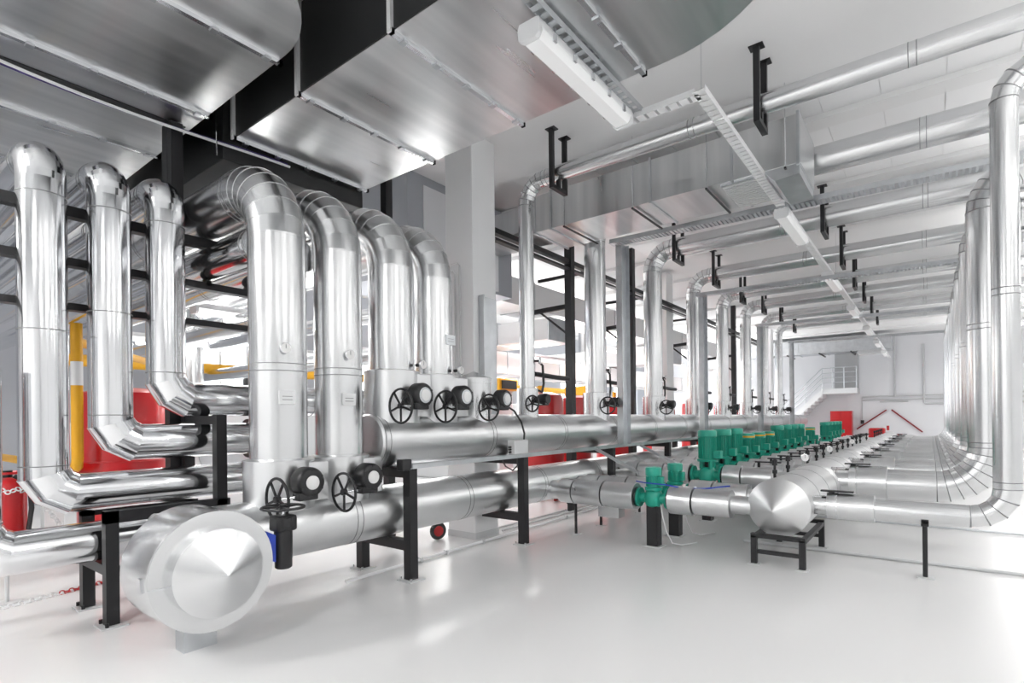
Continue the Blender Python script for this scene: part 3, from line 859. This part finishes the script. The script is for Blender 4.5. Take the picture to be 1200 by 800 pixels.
# duct three with grille above the pump lines
t = thing('air_duct', 'slim galvanised duct with grille hanging behind the first overhead pipe', 'duct')
part('duct_sheet', MB().box(-4.85, -1.15, 6.92, 7.88, 4.50, 5.06), 'duct', t, angle=0)
part('duct_sheet', MB().box(-6.27, -4.85, 7.0, 7.8, 4.60, 5.0), 'duct', t, angle=0)
for x in (-4.85, -4.55, -2.95, -1.9, -1.17):
    part('joint_flange', MB().box(x - .015, x + .015, 6.895, 7.905, 4.475, 5.085), 'galv', t, angle=0)
part('end_box', MB().prism([(-1.55, 4.50), (-1.16, 4.50), (-1.16, 4.38), (-1.42, 4.36)], 'y', 6.93, 7.87), 'galv', t, angle=0)
g = part('air_grille', MB().box(-2.05, -1.60, 6.96, 7.84, 4.47, 4.50), 'galv', t, angle=0)
for q in range(14):
    part('slat', MB().box(-2.04, -1.61, 6.99 + q * .06, 7.02 + q * .06, 4.455, 4.47), 'greybox', g, angle=0)
for k, x in enumerate((-4.3, -3.2, -2.2, -1.3)):
    solid('threaded_rod', MB().cyl((x, 6.9, 4.48), (x, 6.9, ZC + .2), .006, 6), 'chrome', 'thin rod holding the slim duct with the grille, %s from the pillar' % ORD[k], 'rod', 'threaded rods of the slim duct')
    solid('duct_rail', MB().box(x - .012, x + .012, 6.88, 7.92, 4.455, 4.475), 'black', 'thin black rail below the slim duct with the grille, %s from the pillar' % ORD[k], 'rail', 'carrier rails of the slim duct', angle=0)

# ================================================================== LAMPS
def lamp(label, group, x, y0, length, z, along='y', watts=None, detail=False, glow='diffuser', up=1.35):
    t = thing('ceiling_lamp', label, 'lamp', group, (x, y0 + length / 2, z))
    L = length / 2
    ax = (lambda a, b, c, d, e, f: (c, d, a, b, e, f)) if along == 'x' else (lambda *q: q)
    prof = [(-.10, .03), (-.085, .075), (.085, .075), (.10, .03), (.095, 0), (-.095, 0)]
    def pr_(poly, a, b):
        return MB().prism(poly, 'y' if along == 'y' else 'x', a, b)
    part('housing', pr_(prof, -L, L), 'plastic', t, bevel=.006)
    part('diffuser', pr_([(-.092, 0.002), (.092, 0.002), (.085, -.035), (.06, -.06), (-.06, -.06), (-.085, -.035)], -L + .03, L - .03), glow, t)
    for s in (-1, 1):
        part('end_cap', pr_([(-.10, .03), (-.085, .075), (.085, .075), (.10, .03), (.092, -.045), (.06, -.068), (-.06, -.068), (-.092, -.045)], s * L - .02, s * L + .02), 'plastic', t, bevel=.006)
    if detail:
        for q in range(5):
            yq = -L + .18 + q * (2 * L - .36) / 4
            for s in (-1, 1):
                part('clip', MB().box(s * .10 - .008, s * .10 + .008, yq - .02, yq + .02, -.02, .035), 'chrome', t, angle=0)
    ld = bpy.data.lights.new('lamp_light', 'AREA')
    ld.shape = 'RECTANGLE'
    ld.size, ld.size_y = (.18, length * .95) if along == 'y' else (length * .95, .18)
    ld.energy = LAMP_WATTS if watts is None else watts
    ld.color = (1, .985, .96)
    lo = bpy.data.objects.new('lamp_light', ld)
    COL.objects.link(lo)
    lo.parent = t
    lo.location = (0, 0, -.075)
    lu = bpy.data.lights.new('added_uplight', 'AREA')  # upward light added above the housing to brighten the ceiling
    lu.shape = 'RECTANGLE'
    lu.size, lu.size_y = ld.size, ld.size_y
    lu.energy = ld.energy * (up if watts is None or watts > 5 else .02)
    lu.color = ld.color
    uo = bpy.data.objects.new('added_uplight', lu)
    COL.objects.link(uo)
    uo.parent = t
    uo.location = (0, 0, .085)
    uo.rotation_euler = (PI, 0, 0)
    return t

tk = thing('lamp_trunking', 'long white lamp trunking running down the hall under the overhead pipes', 'cable tray')
ladder_tray(tk, (-1.58, 4.78, 4.47), (-1.58, 32.7, 4.47), .10, .06, pitch=.10, mat='plastic', rung=.075)
tk2 = thing('lamp_trunking', 'short white trunking branch leading to the near ceiling lamp', 'cable tray')
ladder_tray(tk2, (-2.25, 4.84, 4.47), (-1.63, 4.84, 4.47), .10, .06, pitch=.10, mat='plastic', rung=.075)
ladder_tray(tk2, (-2.16, .5, 4.50), (-2.16, 4.84, 4.50), .08, .05, pitch=.10, mat='galv', rung=.05)
lamp('long white fluorescent ceiling lamp below the wide duct, alone on its branch', None, -2.27, 3.20, 1.5, 4.40, watts=1.0, detail=True, glow='faint')
for k, y in enumerate((8.1, 12.2, 16.3, 20.4, 24.5, 28.6)):
    lamp('white fluorescent lamp on the long trunking, %s from the near end' % ORD[k], 'lamps on the long trunking', -1.58, y, 1.5, 4.36, watts=1.5, glow='faint')
for k, y in enumerate((7.4, 13.5, 19.5, 26)):
    solid('suspension_wire', MB().cyl((-1.58, y, 4.47), (-1.58, y, ZC + .1), .004, 6), 'chrome', 'thin wire holding up the long lamp trunking, %s from the trunking corner' % ORD[k + 1], 'wire', 'wires of the lamp trunking')
solid('suspension_wire', MB().cyl((-1.58, 4.84, 4.47), (-1.58, 4.84, ZC), .004, 6), 'chrome', 'thin wire at the corner of the lamp trunking near the first hanger', 'wire')
for x, row in ((2.2, 'row beside the return pipes'), (5.4, 'row along the outer wall')):  # unseen lamp rows added to light the hall from the right
    for k, y in enumerate((-2.5, 1.5, 5.5, 9.5, 13.5, 18, 23, 28)):
        lamp('added fill lamp over the chiller side, %s in the %s' % (ORD[k], row), 'added lamps over the chiller side', x, y, 1.5, 4.15, watts=LAMP_WATTS * (.45 if k < 3 else .62))
for x, row in ((-1.9, 'in line with the lamp trunking'), (-6, 'in line with the black truss')):  # added behind the camera to brighten the duct undersides
    lamp('added fill lamp over the near aisle, ' + row, 'added lamps over the near aisle', x, -3.2, 1.5, 4.3, watts=LAMP_WATTS * 2.0)
for x, row in ((-7.4, 'row over the red tanks'), (-10.6, 'row over the boilers')):
    for k, y in enumerate((3.0, 6.4, 10.2, 14, 18.5, 23.5, 28.5)):
        lamp('white fluorescent lamp behind the headers, %s in the %s' % (ORD[k], row), 'lamps over the boiler side', x, y, 1.5, 3.05 if y < 12 else 3.6, up=.75 if y < 8 else 1.0)

tw = thing('trolley_wheel', 'small black wheel with red hub on the floor beside the pillar foot', 'wheel')
part('tyre', MB().torus((-5.22, 5.12, .12), (1, -.3, 0), .085, .035, 20, 8), 'rubber', tw)
part('hub', MB().cyl((-5.24, 5.12, .12), (-5.19, 5.105, .12), .07, 16), 'red', tw)
# ================================================================== FAR END OF THE HALL
st = thing('staircase', 'white concrete staircase with landing and steel railing at the far wall', 'stairs')
LY0, LY1 = 31.6, 33.0
part('landing', MB().box(-4.35, -2.85, LY0, LY1, 2.72, 2.98), 'white', st, angle=0)
sf = MB()
for i in range(15):
    x = -4.35 - .17 * i
    z = 2.98 - .17 * (i + 1)
    sf.box(x - .17, x, LY0, LY1, max(0, z - .30), z)
part('flight', sf, 'white', st, angle=0)
part('stringer', MB().prism([(-4.35, 2.98), (-4.35, 2.66), (-6.9, .1), (-6.9, .5)], 'y', LY0 - .06, LY0), 'white', st, angle=0)
def rail(pts_, nm):
    part(nm, MB().tube(pts_, .025, 8), 'galv', st)
for h in (1.05, .8, .55, .3):
    rail([(-2.87, LY0, 2.98 + h), (-4.35, LY0, 2.98 + h), (-6.6, LY0, .73 + h)], 'rail')
for x in (-2.87, -3.4, -3.9, -4.35):
    rail([(x, LY0, 2.98), (x, LY0, 4.03)], 'baluster')
for x in (-5.1, -5.85, -6.6):
    z = 2.98 + (x + 4.35)
    rail([(x, LY0, z), (x, LY0, z + 1.05)], 'baluster')
d1 = struct('door_1', MB().box(-3.95, -2.9, Y1 - .05, Y1, 2.98, 5.0), 'door', angle=0)
part('door_handle', MB().bar((-3.0, Y1 - .09, 4.0), (-3.12, Y1 - .09, 4.0), .03, .03), 'chrome', d1)
t = thing('fire_cabinet', 'red steel cabinet standing by the far wall under the stairs', 'cabinet')
part('cabinet_body', MB().box(-4.05, -3.1, 31.9, 32.5, 0, 1.84), 'red', t, bevel=.01)
for s in (0, 1):
    dr_ = part('cabinet_door', MB().box(-4.03 + s * .46, -3.59 + s * .46, 31.88, 31.9, .06, 1.80), 'red', t, angle=0)
    part('handle', MB().box(-3.62 + s * .06, -3.60 + s * .06, 31.85, 31.88, .9, 1.05), 'cast', dr_)
t = thing('air_duct', 'grey galvanised duct high on the far wall above the stairs', 'duct')
part('duct_sheet', MB().box(-7.5, -1.38, 30.2, 31.3, 4.66, 5.33), 'galv', t, angle=0)
for x in (-6.4, -5.2, -4.0, -2.8, -1.9):
    part('joint_flange', MB().box(x - .02, x + .02, 30.17, 31.33, 4.63, 5.36), 'galv', t, angle=0)
part('outlet', MB().box(-2.7, -1.7, 30.3, 31.2, 4.52, 4.66), 'greybox', t, angle=0)
for k, x in enumerate((-6.2, -5.6, -4.2, -2.9)):
    solid('duct_rail', MB().box(x - .03, x + .03, 29.7, 31.6, 4.58, 4.63), 'black', 'short black rail under the far wall duct, %s from the staircase foot' % ORD[k], 'rail', 'carrier rails of the far duct', angle=0)
def wallpipe(lab, pts_, r=.03, mat='greybox'):
    solid('wall_pipe', MB().tube(pts_, r, 8), mat, lab, 'pipe', 'pipes on the far wall')
wy = Y1 - .06
wallpipe('upper grey pipe running level along the far wall', [(-2.75, wy, 2.55), (7.5, wy, 2.62)])
wallpipe('middle grey pipe running level along the far wall', [(-2.75, wy, 2.38), (7.5, wy, 2.40)])
wallpipe('short lower grey pipe running level along the far wall', [(-2.0, wy, 2.28), (-.85, wy, 2.28)])
wallpipe('grey pipe dropping down the far wall beside the duct end', [(-1.38, wy, 5.6), (-1.38, wy, 2.5)], .04)
wallpipe('dark grey pipe with an elbow dropping down the far wall', [(-.23, wy, 5.05), (-.23, wy, 2.2), (-.18, wy, 2.15), (7.5, wy, 2.15)], .045)
wallpipe('thin conduit dropping down the far wall to a small socket', [(-2.75, wy, 2.55), (-2.75, wy, 1.3)], .02)
solid('wall_socket', MB().box(-2.82, -2.68, Y1 - .08, Y1, 1.18, 1.36), 'cast', 'small black socket on the far wall near the red cabinet', 'socket', bevel=.01)
solid('red_bar', MB().bar((-3.0, wy, .9), (-1.73, wy, 1.87), .06, .06), 'dark_red', 'dark red bar slanting up on the far wall, rising away from the cabinet', 'bar', angle=0)
solid('red_bar', MB().bar((-1.52, wy, 1.87), (-.3, wy, .77), .06, .06), 'dark_red', 'dark red bar slanting down on the far wall, next to the return pipes', 'bar', angle=0)
t = thing('fire_pump', 'small red fire pump on the floor near the far wall', 'pump')
part('pump_casing', MB().box(-2.15, -1.55, 28.3, 29.0, .45, 1.05), 'red', t, bevel=.06)
part('motor', MB().cyl((-1.55, 28.65, .62), (-.95, 28.65, .62), .18, 20), 'red', t)
part('hand_valve', MB().cyl((-1.45, 28.5, .95), (-1.45, 28.5, 1.15), .05, 12), 'red', t)
part('plinth', MB().box(-2.2, -.9, 28.2, 29.1, 0, .45), 'greybox', t, angle=0)

# floor conduits
solid('floor_conduit', MB().cyl((-1.9, 7.27, .02), (7.5, 7.27, .02), .018, 8), 'greybox', 'thin grey conduit lying across the floor in front of the wide return pipe', 'conduit', 'conduits on the floor')
solid('floor_conduit', MB().cyl((-3.9, 9.66, .025), (7.5, 9.66, .025), .016, 8), 'galv', 'thin steel conduit lying across the floor beyond the first return pipe', 'conduit', 'conduits on the floor')
fc = thing('floor_conduit', 'white conduit with clamps lying along the floor under the low header', 'conduit', 'conduits on the floor')
part('conduit', MB().cyl((-4.55, 3.2, .025), (-4.72, 12, .025), .018, 8), 'plastic', fc)
for y in (4.2, 4.62, 5.3, 6.2, 7.4):
    x = -4.55 - .17 * (y - 3.2) / 8.8
    part('clamp', MB().box(x - .03, x + .03, y - .015, y + .015, 0, .05), 'greybox', fc, angle=0)
for k, (x, y) in enumerate(((-5.0, 7), (-4.95, 7.2))):
    solid('floor_conduit', MB().cyl((x + k * .12, 6.0, .02), (x + k * .12, 20, .02), .015, 8), 'greybox', ('thin grey floor conduit beyond the pillar, the one nearer to it' if k == 0 else 'thin grey floor conduit beyond the pillar, under the low header'), 'conduit', 'conduits beyond the pillar')

# conduits on the pillar
for k, (y, z1) in enumerate(((5.36, 3.72), (5.37, 3.62))):
    x = -5.02 + k * -.09
    solid('pillar_conduit', MB().tube([(x - .16, 5.385, z1), (x - .03, 5.375, z1), (x, 5.375, z1 - .04), (x, 5.375, 1.2)], .012, 8), 'greybox', ('taller' if k == 0 else 'shorter') + ' grey conduit bent over at the top on the front of the square pillar', 'conduit', 'conduits on the square pillar')
t = thing('cable_guard', 'upright galvanised cable guard fixed to the square pillar', 'cable tray')
part('channel', MB().box(-4.79, -4.73, 5.52, 5.80, 1.6, 3.25), 'galv', t, angle=0)
part('side_rail', MB().box(-4.79, -4.70, 5.50, 5.52, 1.6, 3.27), 'galv', t, angle=0)

# ================================================================== BOILER SIDE BEHIND THE HEADERS
def tank(lab, x, y, r, z0, z1):
    t = thing('expansion_tank', lab, 'tank', 'red expansion tanks')
    part('shell', MB().lathe((x, y, z0), (0, 0, 1), [(0, r * .8), (.05, r * .95), (.12, r), (z1 - z0 - .16, r), (z1 - z0 - .06, r * .93), (z1 - z0, r * .55)], 32), 'red', t)
    part('seam_band', MB().torus((x, y, (z0 + z1) / 2), (0, 0, 1), r, .012, 32, 6), 'red', t)
    part('top_fitting', MB().cyl((x, y, z1 - .02), (x, y, z1 + .14), .05, 12), 'yellow', t)
    for a in range(3):
        c, s_ = math.cos(a * 2.09), math.sin(a * 2.09)
        part('leg', MB().bar((x + c * r * .75, y + s_ * r * .75, 0), (x + c * r * .75, y + s_ * r * .75, z0 + .1), .06, .06), 'red', t, angle=0)
tank('red expansion tank behind the polished pipes', -7.75, 2.32, .45, .30, 2.02)
for k, (x, y) in enumerate(((-6.15, 8.9), (-6.5, 10.6), (-6.3, 12.4), (-6.3, 15.2), (-6.4, 18.6), (-6.3, 21.8))):
    tank('%s red expansion tank from the pillar, behind the upper header' % ORD[k], x, y, .46, .25, 2.12 if k != 3 else 1.95)
# yellow gas pipes
gp = thing('gas_pipe', 'yellow gas pipe standing upright beside the red tank behind the polished pipes', 'pipe')
part('upright', MB().tube([(-13.9, 1.79, 1.10), (-7.52, 1.79, 1.10), (-7.43, 1.79, 1.13), (-7.4, 1.79, 1.22), (-7.4, 1.79, 2.70)], .055, 14), 'yellow', gp)
part('white_band', MB().cyl((-7.4, 1.79, 2.02), (-7.4, 1.79, 2.28), .057, 14), 'plastic', gp)
part('side_branch', MB().cyl((-7.4, 1.79, 2.5), (-9.2, 3.1, 2.5), .05, 14), 'yellow', gp)
gp2 = thing('gas_pipe', 'thick yellow gas pipe running level along the boiler side', 'pipe')
part('level_run', MB().cyl((-12.2, 2.5, 2.75), (-12.2, 20, 2.75), .11, 16), 'yellow', gp2)
for y in (2.6, 6, 9.4, 13, 17, 19.9):
    part('stand', MB().box(-12.24, -12.16, y - .04, y + .04, 0, 2.66), 'black', gp2, angle=0)
for k, (y, h) in enumerate(((9.4, .28), (13.2, .25))):
    t = thing('gas_burner', '%s yellow burner housing above the red tanks behind the header' % ORD[k], 'burner', 'yellow burner housings')
    part('housing', MB().box(-8.3, -7.6, y, y + .7, 2.25, 2.25 + h), 'yellow', t, bevel=.03)
    part('grille', MB().box(-7.6, -7.58, y + .08, y + .62, 2.29, 2.2 + h), 'cast', t, angle=0)
    part('stand', MB().box(-8.2, -7.7, y + .1, y + .6, 0, 2.25), 'greybox', t, angle=0)
# insulated flue and light grey air handling ducts
def white_duct(lab, x0, x1, y0, y1, z0, z1, axis):
    t = thing('air_duct', lab, 'duct', 'pale ducts on the boiler side')
    part('duct_sheet', MB().box(x0, x1, y0, y1, z0, z1), 'white', t, angle=0)
    L = (x1 - x0) if axis == 'x' else (y1 - y0)
    n = max(2, int(L / 1.2))
    for i in range(n + 1):
        q = i * L / n
        if axis == 'x':
            part('joint_flange', MB().box(x0 + q - .015, x0 + q + .015, y0 - .02, y1 + .02, z0 - .02, z1 + .02), 'galv', t, angle=0)
        else:
            part('joint_flange', MB().box(x0 - .02, x1 + .02, y0 + q - .015, y0 + q + .015, z0 - .02, z1 + .02), 'galv', t, angle=0)
white_duct('pale high duct running along behind the pillar and black beam', -7.6, -6.7, 8.25, 22, 3.95, 4.5, 'y')
white_duct('pale middle duct crossing behind the first overhead riser', -12, -6.4, 9.6, 10.6, 3.3, 3.75, 'x')
white_duct('pale low duct running along the boiler side behind the black column', -9.4, -8.4, 8.3, 24, 2.75, 3.28, 'y')
white_duct('pale duct crossing far behind the galvanised channels', -12, -6.4, 16.4, 17.3, 3.32, 3.9, 'x')
t = thing('air_handler', 'pale sheet metal air handler behind the second thick riser', 'machine')
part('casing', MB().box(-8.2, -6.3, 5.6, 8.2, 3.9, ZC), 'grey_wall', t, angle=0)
for y in (6.2, 6.85, 7.5):
    part('panel', MB().box(-6.3, -6.28, y - .28, y + .28, 3.95, 5.3), 'wall', t, angle=0)
for k, (y, z) in enumerate(((5.9, 3.4), (6.9, 2.85), (5.3, 2.6), (3.5, 2.9))):
    t = thing('back_pipe', '%s silver pipe running across the boiler side behind the risers' % ORD[k], 'pipe', 'silver pipes on the boiler side')
    clad_pipe(t, [(-6.2 - k * .2, y, z), (-13.5, y, z)], .13, 'alu', sec=2.0, seg=20)
    for x in (-8.75, -12.9):
        part('hanger_rod', MB().cyl((x, y, z), (x, y, ZC + .02), .012, 6), 'chrome', t)
for k, y in enumerate((4.4, 7.7, 11.2, 15.0, 19.0)):
    t = thing('boiler', '%s grey boiler with a silver flue on the boiler side behind the pillars' % ORD[k], 'boiler', 'grey boilers on the boiler side')
    part('casing', MB().box(-11.6, -9.6, y - .7, y + .7, 0, 2.1), 'greybox', t, bevel=.03)
    part('front_door', MB().lathe((-9.6, y, 1.1), (1, 0, 0), [(0, .48), (.05, .48), (.07, .42)], 28), 'galv', t)
    part('flue', MB().cyl((-11.0, y, 2.1), (-11.0, y, ZC), .2, 20), 'alu', t)
t = thing('water_heater', 'small grey motor unit by the wall behind the lowest polished pipe', 'machine')
part('barrel', MB().cyl((-9.2, 1.72, 1.42), (-9.2, 2.2, 1.42), .19, 20), 'greybox', t)
part('leg', MB().box(-9.3, -9.1, 1.85, 2.05, 0, 1.3), 'greybox', t, angle=0)
part('vent', MB().cyl((-9.2, 1.95, 1.6), (-9.2, 1.95, 1.78), .03, 10), 'cast', t)
